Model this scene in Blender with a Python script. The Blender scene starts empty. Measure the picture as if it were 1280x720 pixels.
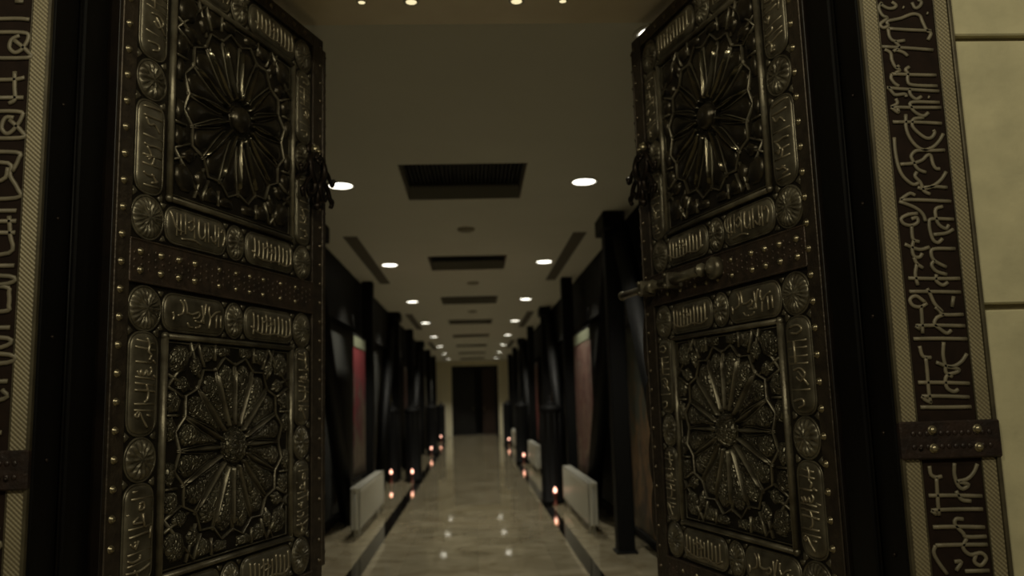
import bpy, math, random
from mathutils import Vector, Matrix, noise
random.seed(7)
C = bpy.context.scene.collection
PI = math.pi
LAMP_E = 5.0
SPOT_W = 92.0
WORLD = .06
LOBBY = [(-1.3, -.6, 3.4, 80, .05, 110), (1.3, -.6, 3.4, 80, .05, 110), (-.55, .35, 3.5, 14, .03, 120), (.55, .35, 3.5, 14, .03, 120), (0, -1.6, 3.4, 26, .04, 100)]

# ------------------------------------------------------------------ helpers
class MB:
    def __init__(s): s.v = []; s.f = []; s.sm = []
    def add(s, vs, fs, smooth=True):
        n = len(s.v); s.v += [tuple(v) for v in vs]
        for f in fs: s.f.append(tuple(i + n for i in f)); s.sm.append(smooth)
    def box(s, x0, x1, y0, y1, z0, z1):
        vs = [(x, y, z) for x in (x0, x1) for y in (y0, y1) for z in (z0, z1)]
        s.add(vs, [(0,1,3,2),(4,6,7,5),(0,4,5,1),(2,3,7,6),(0,2,6,4),(1,5,7,3)], False)
    def bevbox(s, x0, x1, y0, y1, z0, z1, b):
        # box with chamfered long edges (all twelve)
        x0, x1 = sorted((x0, x1))
        vs = []; 
        for sx, X in ((-1, x0), (1, x1)):
            for sy, Y in ((-1, y0), (1, y1)):
                for sz, Zz in ((-1, z0), (1, z1)):
                    vs += [(X, Y - sy*b, Zz - sz*b), (X - sx*b, Y, Zz - sz*b), (X - sx*b, Y - sy*b, Zz)]
        import bmesh
        bm = bmesh.new()
        for v in vs: bm.verts.new(v)
        r = bmesh.ops.convex_hull(bm, input=bm.verts)
        bm.verts.index_update()
        s.add([v.co[:] for v in bm.verts], [tuple(v.index for v in f.verts) for f in bm.faces], False)
        bm.free()
    def tube(s, pts, r, n=6, ry=None, closed=False):
        pts = [Vector(p) for p in pts]; m = len(pts)
        if m < 2: return
        base = len(s.v); rr = r if hasattr(r, '__len__') else [r]*m
        vs = []
        up0 = Vector((0, 1, 0))
        for i, p in enumerate(pts):
            if closed: t = pts[(i+1) % m] - pts[i-1]
            else: t = pts[min(i+1, m-1)] - pts[max(i-1, 0)]
            if t.length < 1e-9: t = Vector((0,0,1))
            t.normalize()
            a = up0 if abs(t.dot(up0)) < .95 else Vector((1, 0, 0))
            x = t.cross(a).normalized(); y = x.cross(t).normalized()
            for k in range(n):
                an = 2*PI*k/n
                vs.append(p + x*math.cos(an)*rr[i] + y*math.sin(an)*(rr[i] if ry is None else ry))
        fs = []
        for i in range(m if closed else m-1):
            j = (i+1) % m
            for k in range(n):
                k2 = (k+1) % n
                fs.append((i*n+k, i*n+k2, j*n+k2, j*n+k))
        if not closed:
            fs.append(tuple(range(n-1, -1, -1))); fs.append(tuple((m-1)*n+k for k in range(n)))
        s.add(vs, fs)
    def lathe(s, prof, n=24, c=(0,0,0), axis='z'):
        vs = []; 
        for r, z in prof:
            for k in range(n):
                a = 2*PI*k/n
                p = (r*math.cos(a), r*math.sin(a), z)
                if axis == 'y': p = (p[0], z, p[1])
                if axis == 'x': p = (z, p[0], p[1])
                vs.append((p[0]+c[0], p[1]+c[1], p[2]+c[2]))
        fs = []
        for i in range(len(prof)-1):
            for k in range(n):
                k2 = (k+1) % n
                fs.append((i*n+k, i*n+k2, (i+1)*n+k2, (i+1)*n+k))
        fs.append(tuple(range(n))); fs.append(tuple((len(prof)-1)*n+k for k in range(n)))
        s.add(vs, fs)
    def sphere(s, c, r, n=10, m=6, sc=(1,1,1)):
        vs = []; fs = []
        for i in range(m+1):
            th = PI*i/m
            for k in range(n):
                a = 2*PI*k/n
                vs.append((c[0]+r*sc[0]*math.sin(th)*math.cos(a), c[1]+r*sc[1]*math.sin(th)*math.sin(a), c[2]+r*sc[2]*math.cos(th)))
        for i in range(m):
            for k in range(n):
                k2 = (k+1) % n
                fs.append((i*n+k, i*n+k2, (i+1)*n+k2, (i+1)*n+k))
        s.add(vs, fs)
    def dome(s, outline, cen, h, y0=0.0, skirt=.004, levels=(1, .93, .8, .6, .35), prof=None, core=None):
        # domed plate standing out of the local face plane (towards -Y)
        n = len(outline); vs = []; fs = []
        core = core or (lambda p: cen)
        prof = prof or (lambda t: h*math.sqrt(max(0, 1-t**3)))
        for p in outline: vs.append((p[0], y0+skirt, p[1]))
        for t in levels:
            for p in outline:
                q = core(p)
                vs.append((q[0]+(p[0]-q[0])*t, y0-prof(t), q[1]+(p[1]-q[1])*t))
        L = len(levels)
        for i in range(L):
            for k in range(n):
                k2 = (k+1) % n
                fs.append((i*n+k, i*n+k2, (i+1)*n+k2, (i+1)*n+k))
        ring = [L*n+k for k in range(n)]
        # close on the core
        vs2 = []
        for p in outline:
            q = core(p); vs2.append((q[0], y0-prof(0), q[1]))
        b = len(vs); vs += vs2
        for k in range(n):
            k2 = (k+1) % n
            fs.append((ring[k], ring[k2], b+k2, b+k))
        fs.append(tuple(b+k for k in range(n))) if n < 40 and core(outline[0]) != core(outline[n//2]) else None
        s.add(vs, [f for f in fs if f])
    def build(s, name, mat, parent=None, loc=(0,0,0), rz=0, props=None):
        me = bpy.data.meshes.new(name); me.from_pydata(s.v, [], s.f); me.update()
        me.polygons.foreach_set('use_smooth', s.sm)
        me.materials.append(mat)
        import bmesh
        bm = bmesh.new(); bm.from_mesh(me)
        bmesh.ops.remove_doubles(bm, verts=bm.verts, dist=1e-5)
        bmesh.ops.recalc_face_normals(bm, faces=bm.faces); bm.to_mesh(me); bm.free()
        o = bpy.data.objects.new(name, me); C.objects.link(o)
        o.location = loc; o.rotation_euler = (0, 0, rz)
        if parent is not None: o.parent = parent
        if props:
            for k, v in props.items(): o[k] = v
        return o

def empty(name, loc=(0,0,0), rz=0):
    o = bpy.data.objects.new(name, None); C.objects.link(o); o.location = loc; o.rotation_euler = (0,0,rz)
    o.empty_display_size = .1
    return o
def tag(o, label=None, cat=None, group=None, kind=None):
    for k, v in (('label', label), ('category', cat), ('group', group), ('kind', kind)):
        if v: o[k] = v
    return o
def copy_obj(o, parent=None, loc=None):
    c = o.copy(); C.objects.link(c)
    c.parent = parent
    if loc is not None: c.location = loc
    return c
def copy_tree(o, parent=None):
    c = copy_obj(o, parent)
    for ch in list(o.children): copy_tree(ch, c)
    return c
def smooth(pts, k=4):
    if len(pts) < 3: return pts
    P = [Vector(p) for p in pts]; P = [P[0]*2-P[1]] + P + [P[-1]*2-P[-2]]
    out = []
    for i in range(1, len(P)-2):
        for j in range(k):
            t = j/k
            a, b, c, d = P[i-1], P[i], P[i+1], P[i+2]
            out.append(.5*((2*b)+(c-a)*t+(2*a-5*b+4*c-d)*t*t+(3*b-a-3*c+d)*t**3))
    out.append(P[-2]); return out

# ------------------------------------------------------------------ materials
def mat(name, base, rough=.5, metal=0, base2=None, nscale=8, ndetail=4, bump=0, bscale=60, bdist=.003, spec=.5, mixr=(.35,.65), emit=None, estr=0, coat=0, voro=False, rough2=None):
    m = bpy.data.materials.new(name); m.use_nodes = True; nt = m.node_tree; N = nt.nodes; Lk = nt.links
    b = N['Principled BSDF']
    b.inputs['Base Color'].default_value = (*base, 1); b.inputs['Roughness'].default_value = rough
    b.inputs['Metallic'].default_value = metal; b.inputs['Specular IOR Level'].default_value = spec
    if coat: b.inputs['Coat Weight'].default_value = coat; b.inputs['Coat Roughness'].default_value = .08
    tc = N.new('ShaderNodeTexCoord')
    if base2 is not None:
        n = N.new('ShaderNodeTexNoise'); n.inputs['Scale'].default_value = nscale; n.inputs['Detail'].default_value = ndetail
        r = N.new('ShaderNodeMapRange'); r.inputs['From Min'].default_value = mixr[0]; r.inputs['From Max'].default_value = mixr[1]
        mx = N.new('ShaderNodeMix'); mx.data_type = 'RGBA'
        mx.inputs['A'].default_value = (*base, 1); mx.inputs['B'].default_value = (*base2, 1)
        Lk.new(tc.outputs['Object'], n.inputs['Vector']); Lk.new(n.outputs['Fac'], r.inputs['Value'])
        Lk.new(r.outputs['Result'], mx.inputs['Factor']); Lk.new(mx.outputs['Result'], b.inputs['Base Color'])
        if rough2 is not None:
            rr = N.new('ShaderNodeMapRange'); rr.inputs['To Min'].default_value = rough; rr.inputs['To Max'].default_value = rough2
            Lk.new(r.outputs['Result'], rr.inputs['Value']); Lk.new(rr.outputs['Result'], b.inputs['Roughness'])
    if bump:
        if voro:
            t = N.new('ShaderNodeTexVoronoi'); t.feature = 'DISTANCE_TO_EDGE'; t.inputs['Scale'].default_value = bscale
            wn = N.new('ShaderNodeTexNoise'); wn.inputs['Scale'].default_value = bscale*.5
            ad = N.new('ShaderNodeMix'); ad.data_type = 'RGBA'; ad.inputs['Factor'].default_value = .035
            Lk.new(tc.outputs['Object'], ad.inputs['A']); Lk.new(tc.outputs['Object'], wn.inputs['Vector'])
            Lk.new(wn.outputs['Color'], ad.inputs['B']); Lk.new(ad.outputs['Result'], t.inputs['Vector'])
            mr = N.new('ShaderNodeMapRange'); mr.inputs['From Max'].default_value = .16
            Lk.new(t.outputs['Distance'], mr.inputs['Value']); hsrc = mr.outputs['Result']
        else:
            t = N.new('ShaderNodeTexNoise'); t.inputs['Scale'].default_value = bscale; t.inputs['Detail'].default_value = 3
            Lk.new(tc.outputs['Object'], t.inputs['Vector']); hsrc = t.outputs['Fac']
        bp = N.new('ShaderNodeBump'); bp.inputs['Strength'].default_value = bump; bp.inputs['Distance'].default_value = bdist
        Lk.new(hsrc, bp.inputs['Height']); Lk.new(bp.outputs['Normal'], b.inputs['Normal'])
    if emit:
        b.inputs['Emission Color'].default_value = (*emit, 1); b.inputs['Emission Strength'].default_value = estr
    return m

M = {}
M['bronze'] = mat('aged_bronze', (.20,.18,.128), .36, .6, (.09,.077,.053), 14, 5, .5, 90, .0015)
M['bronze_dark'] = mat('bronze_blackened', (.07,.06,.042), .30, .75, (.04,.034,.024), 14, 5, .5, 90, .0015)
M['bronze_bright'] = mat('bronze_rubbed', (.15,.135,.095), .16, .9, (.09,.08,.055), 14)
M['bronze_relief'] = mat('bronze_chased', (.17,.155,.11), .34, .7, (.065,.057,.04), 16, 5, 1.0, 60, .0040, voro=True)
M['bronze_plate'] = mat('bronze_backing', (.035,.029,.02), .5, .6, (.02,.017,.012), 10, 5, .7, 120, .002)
M['bronze_script'] = mat('bronze_lettering', (.34,.30,.21), .36, .6, (.26,.22,.15), 20, 3, .3, 120, .001)
M['copper_band'] = mat('copper_band', (.090,.063,.045), .46, .5, (.050,.038,.029), 22, 5, .9, 70, .003)
M['copper_strip'] = mat('copper_strap', (.075,.058,.040), .46, .5, (.045,.035,.026), 22, 5, .9, 70, .003)
M['brass'] = mat('rivet_brass', (.30,.26,.17), .28, .85)
M['rivet_dark'] = mat('rivet_iron', (.16,.13,.09), .32, .8)  # dim brass: weak grazing light on the free-edge rivets is put into the colour
M['knocker'] = mat('knocker_bronze', (.03,.022,.016), .4, .8, (.02,.015,.012), 30)
M['wood'] = mat('dark_door_wood', (.018,.012,.008), .5, 0, (.008,.006,.005), 6, 6, .4, 40, .003)
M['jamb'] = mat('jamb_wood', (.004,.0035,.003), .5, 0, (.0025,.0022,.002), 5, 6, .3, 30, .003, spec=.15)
M['stone'] = mat('limestone', (.47,.43,.27), .7, 0, (.38,.35,.22), 9, 8, .35, 40, .004)
M['groove'] = mat('stone_joint', (.26,.22,.13), .9)
M['ceil'] = mat('ceiling_paint', (.78,.77,.68), .85, 0, (.76,.75,.66), 2)
M['soffit'] = mat('polished_soffit', (.88,.78,.58), .35, 0, (.80,.69,.50), 4, 6)
M['black'] = mat('black_panel', (.011,.0105,.009), .7, 0, (.014,.0135,.012), 3, spec=.12)
M['steel'] = mat('black_steel', (.006,.006,.006), .6, 0, (.007,.007,.0065), 5, spec=.18)
M['wallpan'] = mat('dark_wall_panel', (.036,.036,.032), .65, 0, (.046,.046,.041), 2, spec=.25)
M['granite'] = mat('black_granite', (.008,.007,.006), .08, 0, (.014,.012,.01), 60)
M['rad'] = mat('radiator_enamel', (.62,.60,.50), .35)
M['radgrille'] = mat('radiator_grille', (.42,.41,.35), .5)
M['cream'] = mat('cream_plaster', (.88,.82,.60), .8, 0, (.84,.78,.56), 2)
M['void'] = mat('dark_interior', (.006,.006,.006), .7)
M['grille'] = mat('dark_grille', (.016,.015,.012), .6)
M['slot'] = mat('slot_grille', (.12,.105,.075), .7)
M['ventwall'] = mat('vent_duct', (.40,.38,.31), .8)
M['trimring'] = mat('downlight_trim', (.7,.68,.6), .5)
M['fardoor'] = mat('far_door_wood', (.010,.009,.008), .5, 0, (.006,.006,.006), 3)
M['fardoor_red'] = mat('far_door_panel', (.035,.018,.012), .5)
M['lamp'] = mat('lamp_glass', (.9,.9,.85), .5, emit=(1.0,.95,.80), estr=LAMP_E)
M['lamp_dim'] = mat('lamp_glass_warm', (.9,.8,.6), .5, emit=(1.0,.85,.5), estr=1.0)  # emission that imitates lamps mirrored in the soffit
M['flame'] = mat('candle_glow', (1,.6,.4), .5, emit=(1.0,.50,.36), estr=3.0)
M['candle'] = mat('candle_cup', (.20,.05,.03), .3)
M['detector'] = mat('detector_plastic', (.36,.33,.24), .6)

def floor_mat():
    m = bpy.data.materials.new('polished_marble'); m.use_nodes = True; nt = m.node_tree; N = nt.nodes; Lk = nt.links
    b = N['Principled BSDF']; tc = N.new('ShaderNodeTexCoord')
    br = N.new('ShaderNodeTexBrick'); br.offset = 0; br.inputs['Scale'].default_value = 1; br.inputs['Brick Width'].default_value = .64
    br.inputs['Row Height'].default_value = .62; br.inputs['Mortar Size'].default_value = .003; br.inputs['Bias'].default_value = 0
    br.inputs['Color1'].default_value = (.44,.385,.26,1); br.inputs['Color2'].default_value = (.36,.315,.21,1); br.inputs['Mortar'].default_value = (.32,.28,.19,1)
    n = N.new('ShaderNodeTexNoise'); n.inputs['Scale'].default_value = 2.2; n.inputs['Detail'].default_value = 8; n.inputs['Distortion'].default_value = 1.6
    r = N.new('ShaderNodeMapRange'); r.inputs['From Min'].default_value = .35; r.inputs['From Max'].default_value = .7
    mx = N.new('ShaderNodeMix'); mx.data_type = 'RGBA'; mx.blend_type = 'MULTIPLY'
    mx.inputs['B'].default_value = (.62,.58,.52,1)
    Lk.new(tc.outputs['Object'], br.inputs['Vector']); Lk.new(tc.outputs['Object'], n.inputs['Vector'])
    Lk.new(n.outputs['Fac'], r.inputs['Value']); Lk.new(r.outputs['Result'], mx.inputs['Factor'])
    Lk.new(br.outputs['Color'], mx.inputs['A']); Lk.new(mx.outputs['Result'], b.inputs['Base Color'])
    b.inputs['Roughness'].default_value = .035; b.inputs['Specular IOR Level'].default_value = .5
    return m
M['floor'] = floor_mat()

def hatch_mat():
    m = bpy.data.materials.new('hatched_inlay'); m.use_nodes = True; nt = m.node_tree; N = nt.nodes; Lk = nt.links
    b = N['Principled BSDF']; tc = N.new('ShaderNodeTexCoord'); outs = []
    for ang in (.80, -.80):
        mp = N.new('ShaderNodeMapping'); mp.inputs['Rotation'].default_value = (0, ang, 0)
        w = N.new('ShaderNodeTexWave'); w.inputs['Scale'].default_value = 38; w.bands_direction = 'X'
        w.inputs['Distortion'].default_value = .3
        Lk.new(tc.outputs['Object'], mp.inputs['Vector']); Lk.new(mp.outputs['Vector'], w.inputs['Vector']); outs.append(w.outputs['Fac'])
    ma = N.new('ShaderNodeMath'); ma.operation = 'MULTIPLY_ADD'; ma.inputs[1].default_value = .8
    m2 = N.new('ShaderNodeMath'); m2.operation = 'MULTIPLY'; m2.inputs[1].default_value = .2
    Lk.new(outs[0], ma.inputs[0]); Lk.new(outs[1], m2.inputs[0]); Lk.new(m2.outputs[0], ma.inputs[2])
    n = N.new('ShaderNodeTexNoise'); n.inputs['Scale'].default_value = 7; n.inputs['Detail'].default_value = 4
    Lk.new(tc.outputs['Object'], n.inputs['Vector'])
    m3 = N.new('ShaderNodeMath'); m3.operation = 'MULTIPLY'; Lk.new(ma.outputs[0], m3.inputs[0])
    m4 = N.new('ShaderNodeMapRange'); m4.inputs['From Min'].default_value=.3; m4.inputs['From Max'].default_value=.7; m4.inputs['To Min'].default_value=.7; m4.inputs['To Max'].default_value=1.1
    Lk.new(n.outputs['Fac'], m4.inputs['Value']); Lk.new(m4.outputs['Result'], m3.inputs[1])
    mx = N.new('ShaderNodeMix'); mx.data_type = 'RGBA'
    mx.inputs['A'].default_value = (.11,.09,.052,1); mx.inputs['B'].default_value = (.29,.25,.15,1)
    Lk.new(m3.outputs[0], mx.inputs['Factor']); Lk.new(mx.outputs['Result'], b.inputs['Base Color'])
    bp = N.new('ShaderNodeBump'); bp.inputs['Strength'].default_value = .6; bp.inputs['Distance'].default_value = .002
    Lk.new(ma.outputs[0], bp.inputs['Height']); Lk.new(bp.outputs['Normal'], b.inputs['Normal'])
    b.inputs['Roughness'].default_value = .5; b.inputs['Metallic'].default_value = .1
    return m
M['hatch'] = hatch_mat()
M['field'] = mat('inscription_field', (.016,.009,.006), .8, .0, (.011,.0065,.0045), 24, 5, .4, 60, .002, spec=.12)
M['frame_letter'] = mat('frame_lettering', (.17,.145,.095), .5, .1, (.12,.105,.07), 20, 4)
M['frame_edge'] = mat('frame_edging', (.10,.085,.05), .4, .4, (.06,.05,.03), 12)
M['frame_strap'] = mat('frame_strap', (.030,.017,.012), .45, .3, (.016,.010,.008), 26, 5, .9, 50, .004)
FRAME_R = [[(0.064,2.38),(0.054,2.366),(0.062,2.344),(0.075,2.336),(0.054,2.32),(0.061,2.309),(0.075,2.315),(0.074,2.327),(0.11,2.335),(0.143,2.347),(0.163,2.343),(0.169,2.327),(0.178,2.302),(0.189,2.292),(0.179,2.274)],[(0.059,2.376),(0.078,2.364),(0.094,2.364),(0.102,2.372),(0.091,2.382)],[(0.146,2.38),(0.153,2.364),(0.165,2.368),(0.172,2.38),(0.163,2.388)],[(0.074,2.307),(0.127,2.303),(0.19,2.3)],[(0.074,2.307),(0.076,2.283),(0.089,2.271),(0.116,2.273)],[(0.089,2.271),(0.099,2.255),(0.082,2.243)],[(0.052,2.257),(0.122,2.252),(0.19,2.246)],[(0.09,2.247),(0.109,2.24),(0.12,2.23)],[(0.059,2.249),(0.074,2.239),(0.076,2.219),(0.084,2.199),(0.094,2.203)],[(0.084,2.199),(0.094,2.191),(0.082,2.183)],[(0.072,2.181),(0.13,2.178),(0.191,2.176)],[(0.072,2.181),(0.069,2.169),(0.077,2.155),(0.088,2.147)],[(0.121,2.2),(0.11,2.192),(0.115,2.182),(0.113,2.162),(0.124,2.15),(0.191,2.146)],[(0.055,2.143),(0.111,2.138),(0.194,2.132)],[(0.059,2.145),(0.071,2.127),(0.078,2.123),(0.102,2.125),(0.105,2.117)],[(0.115,2.139),(0.117,2.123),(0.131,2.111),(0.146,2.118)],[(0.119,2.367),(0.123,2.365)],[(0.183,2.35),(0.187,2.348)],[(0.163,2.117),(0.167,2.115)],[(0.061,2.09),(0.128,2.088),(0.195,2.087)],[(0.061,2.09),(0.079,2.1),(0.076,2.113)],[(0.061,2.09),(0.079,2.075),(0.078,2.087)],[(0.192,2.101),(0.121,2.103),(0.114,2.091),(0.126,2.074),(0.146,2.065),(0.16,2.074)],[(0.062,2.05),(0.132,2.048),(0.192,2.044)],[(0.099,2.07),(0.096,2.036),(0.103,2.007),(0.121,1.982),(0.145,1.972),(0.193,1.972)],[(0.194,2.016),(0.181,1.997),(0.163,1.981),(0.141,1.973),(0.116,1.971),(0.103,1.959),(0.104,1.948),(0.116,1.923),(0.137,1.913)],[(0.146,2.06),(0.119,2.057),(0.113,2.04),(0.124,2.023),(0.145,2.006),(0.161,2.006),(0.171,2.019),(0.168,2.027)],[(0.071,1.936),(0.105,1.938),(0.13,1.946),(0.144,1.958),(0.154,1.958),(0.158,1.935),(0.165,1.923),(0.175,1.922)],[(0.062,2.008),(0.061,1.974),(0.065,1.932),(0.076,1.903),(0.099,1.882),(0.116,1.886)],[(0.113,1.915),(0.107,1.903),(0.12,1.886),(0.126,1.865),(0.142,1.855)],[(0.191,1.914),(0.175,1.893),(0.152,1.877),(0.127,1.869),(0.111,1.874)],[(0.127,1.873),(0.156,1.875),(0.189,1.872)],[(0.06,1.842),(0.124,1.84),(0.195,1.835)],[(0.062,1.842),(0.088,1.858),(0.102,1.853)],[(0.058,1.838),(0.098,1.821),(0.117,1.804),(0.123,1.784)],[(0.172,1.822),(0.153,1.816),(0.151,1.795),(0.157,1.775),(0.174,1.764),(0.183,1.774)],[(0.197,1.788),(0.14,1.79),(0.132,1.779),(0.132,1.759),(0.138,1.735),(0.15,1.728),(0.163,1.738)],[(0.194,1.762),(0.173,1.752),(0.14,1.749)],[(0.104,1.805),(0.08,1.803),(0.06,1.793),(0.065,1.779),(0.085,1.774),(0.102,1.782),(0.101,1.794),(0.086,1.791)],[(0.085,1.774),(0.084,1.748),(0.087,1.736),(0.101,1.731)],[(0.062,1.726),(0.083,1.716),(0.103,1.711),(0.126,1.717)],[(0.087,1.736),(0.081,1.716),(0.083,1.695),(0.097,1.691),(0.106,1.701)],[(0.083,1.691),(0.089,1.675),(0.104,1.663)],[(0.089,1.675),(0.082,1.647),(0.086,1.619)],[(0.193,1.711),(0.14,1.712),(0.129,1.703),(0.135,1.682),(0.165,1.664)],[(0.135,1.682),(0.127,1.67),(0.138,1.654),(0.164,1.645)],[(0.063,1.638),(0.132,1.635),(0.197,1.634)],[(0.137,1.646),(0.135,1.63),(0.15,1.618),(0.165,1.625)],[(0.062,1.604),(0.128,1.602),(0.195,1.599)],[(0.101,1.575),(0.079,1.592),(0.062,1.584),(0.068,1.568),(0.088,1.564),(0.105,1.573)],[(0.109,1.611),(0.116,1.595),(0.125,1.571),(0.143,1.55)],[(0.176,1.589),(0.169,1.562)],[(0.089,1.568),(0.088,1.532),(0.086,1.497)],[(0.125,1.563),(0.136,1.553),(0.145,1.543),(0.196,1.542)],[(0.145,1.543),(0.126,1.535),(0.119,1.52),(0.131,1.508),(0.148,1.496),(0.161,1.503)],[(0.07,1.517),(0.132,1.516),(0.197,1.513)],[(0.07,1.517),(0.081,1.507)],[(0.061,1.484),(0.129,1.483),(0.199,1.48)],[(0.075,1.466),(0.079,1.443),(0.088,1.437),(0.102,1.436)],[(0.088,1.437),(0.088,1.396),(0.087,1.353),(0.089,1.325)],[(0.138,1.474),(0.133,1.441),(0.136,1.414),(0.136,1.398),(0.151,1.386)],[(0.195,1.443),(0.179,1.424),(0.158,1.413),(0.138,1.414),(0.113,1.424)],[(0.141,1.412),(0.169,1.405),(0.164,1.398),(0.139,1.391),(0.132,1.375),(0.136,1.358),(0.151,1.35),(0.163,1.355)],[(0.062,1.375),(0.125,1.373),(0.193,1.369)],[(0.068,1.341),(0.13,1.339),(0.189,1.335)],[(0.068,1.341),(0.077,1.331),(0.092,1.324)],[(0.062,1.314),(0.123,1.312),(0.191,1.311)],[(0.07,1.171),(0.072,1.15),(0.085,1.143),(0.099,1.145)],[(0.085,1.143),(0.083,1.098),(0.082,1.052)],[(0.134,1.176),(0.131,1.148),(0.137,1.122),(0.149,1.113),(0.164,1.123),(0.142,1.13)],[(0.192,1.172),(0.18,1.151),(0.161,1.136),(0.133,1.131)],[(0.061,1.1),(0.13,1.098),(0.195,1.094)],[(0.064,1.065),(0.126,1.065),(0.193,1.063)],[(0.064,1.065),(0.076,1.054)],[(0.131,1.109),(0.142,1.088),(0.166,1.083)],[(0.064,1.025),(0.126,1.024),(0.193,1.02)],[(0.142,1.041),(0.124,1.042),(0.12,1.029),(0.138,1.008),(0.146,0.999),(0.195,0.998)],[(0.066,0.982),(0.131,0.981),(0.195,0.979)],[(0.066,0.982),(0.06,0.965),(0.069,0.943),(0.088,0.914)],[(0.145,0.995),(0.134,0.974),(0.15,0.957),(0.177,0.96),(0.189,0.947),(0.174,0.931),(0.159,0.94),(0.164,0.956)],[(0.133,0.919),(0.193,0.918)],[(0.109,0.942),(0.126,0.941),(0.111,0.921)]]
FRAME_L = [[(-0.192,2.349),(-0.09,2.351),(-0.056,2.348)],[(-0.192,2.314),(-0.074,2.314),(-0.056,2.3),(-0.071,2.269),(-0.088,2.261),(-0.101,2.274),(-0.097,2.295),(-0.078,2.306)],[(-0.092,2.295),(-0.056,2.263),(-0.056,2.247),(-0.192,2.248)],[(-0.093,2.397),(-0.073,2.397)],[(-0.192,2.19),(-0.091,2.19),(-0.06,2.195)],[(-0.085,2.211),(-0.083,2.169),(-0.081,2.138),(-0.095,2.128)],[(-0.192,2.143),(-0.06,2.143)],[(-0.192,2.107),(-0.073,2.107),(-0.062,2.091),(-0.08,2.06),(-0.096,2.05),(-0.109,2.066),(-0.101,2.091),(-0.081,2.091)],[(-0.091,2.086),(-0.06,2.055),(-0.062,2.039),(-0.192,2.04)],[(-0.192,2.005),(-0.07,2.002),(-0.064,1.985),(-0.077,1.953)],[(-0.192,1.975),(-0.089,1.975),(-0.082,1.943),(-0.063,1.911),(-0.064,1.887),(-0.192,1.885)],[(-0.088,1.964),(-0.101,1.932),(-0.192,1.917)],[(-0.192,1.856),(-0.062,1.855)],[(-0.079,1.842),(-0.074,1.795),(-0.074,1.75),(-0.192,1.748)],[(-0.192,1.829),(-0.061,1.829)],[(-0.192,1.803),(-0.062,1.8)],[(-0.192,1.72),(-0.06,1.719)],[(-0.192,1.696),(-0.069,1.693),(-0.073,1.675),(-0.192,1.668)],[(-0.192,1.674),(-0.081,1.668),(-0.069,1.65),(-0.068,1.622),(-0.078,1.608),(-0.192,1.609)],[(-0.192,1.569),(-0.062,1.569)],[(-0.192,1.55),(-0.066,1.543),(-0.079,1.522),(-0.192,1.516)],[(-0.192,1.511),(-0.061,1.504),(-0.063,1.485),(-0.192,1.483)],[(-0.192,1.441),(-0.061,1.441)],[(-0.073,1.422),(-0.067,1.4),(-0.192,1.378)],[(-0.192,1.321),(-0.068,1.321)]]
# ------------------------------------------------------------------ room
H = 3.06
def struct(mb, name, m, **k): return tag(mb.build(name, m, **k), kind='structure')
b = MB(); b.box(-4.5, 4.5, -4.0, 34.6, -.1, 0); struct(b, 'floor', M['floor'])
# ceiling with real openings for the air vents
VX = (-.515, .425); VENTS = [5.70 + 3.73*k for k in range(8)]; VL = 1.04
b = MB(); ys = [3.43]
for y in VENTS: ys += [y, y+VL]
ys.append(34.6)
for i in range(len(ys)-1):
    hole = i % 2 == 1
    for (xa, xb) in ((-1.9, VX[0]), VX, (VX[1], 1.9)):
        if hole and (xa, xb) == VX: continue
        b.box(xa, xb, ys[i], ys[i+1], H, H+.02)
struct(b, 'ceiling', M['ceil'])
b = MB(); b.box(-1.9, 1.9, 3.25, 34.6, H+.25, H+.3); struct(b, 'ceiling_deck', M['void'])
# portal soffit between the stone front and the corridor ceiling
b = MB(); b.box(-1.9, 1.9, 2.30, 3.40, 3.022, 3.35); b.box(-1.9, 1.9, 3.40, 3.43, 3.022, 3.10); struct(b, 'trim_soffit', M['soffit'])
# side walls
b = MB(); b.box(-1.78, -1.66, 2.32, 34.3, 0, H+.1); struct(b, 'wall_left', M['wallpan'])
b = MB(); b.box(1.60, 1.72, 2.32, 34.3, 0, H+.1); struct(b, 'wall_right', M['wallpan'])
# black upper boxing along both walls
b = MB(); b.box(-1.66, -1.56, 3.45, 34.2, 2.36, H); struct(b, 'trim_upper_left', M['black'])
b = MB(); b.box(1.50, 1.60, 3.45, 34.2, 2.36, H); struct(b, 'trim_upper_right', M['black'])
# end wall with its doorway
b = MB(); b.box(-1.7, -.93, 34.2, 34.4, 0, H+.05); b.box(1.0, 1.65, 34.2, 34.4, 0, H+.05); b.box(-.93, 1.0, 34.2, 34.4, 2.86, H+.05)
struct(b, 'wall_end', M['cream'])
b = MB(); b.box(-1.2, 1.3, 35.0, 35.1, 0, H); b.box(-1.2,-1.1,34.4,35.0,0,H); b.box(1.2,1.3,34.4,35.0,0,H); struct(b, 'wall_back', M['void'])
d3 = empty('door_3', (0.03, 34.5, 0)); tag(d3, kind='structure')
b = MB(); b.box(-.9, -.84, -.06, .06, 0, 2.8); b.box(.84, .9, -.06, .06, 0, 2.8); b.box(-.84, .84, -.06, .06, 2.72, 2.8); b.build('door_frame', M['fardoor'], d3)
for x0, x1, mm in ((-.83, -.01, 'fardoor'), (.31, .83, 'fardoor_red')):
    b = MB(); b.box(x0, x1, -.03, .03, .01, 2.71)
    w = x1-x0
    for z0, z1 in ((.2, 1.0), (1.15, 2.5)):
        b.box(x0+.12, x1-.12, -.045, -.03, z0, z1); b.box(x0+.17, x1-.17, -.055, -.045, z0+.05, z1-.05)
    lf = b.build('door_panel', M[mm], d3)
    hb = MB(); hx = x1-.06 if x0 < 0 else x0+.06; hb.tube([(hx,-.03,1.0),(hx,-.08,1.0),(hx,-.08,1.18),(hx,-.03,1.18)], .01); hb.build('door_handle', M['brass'], lf)
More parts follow.
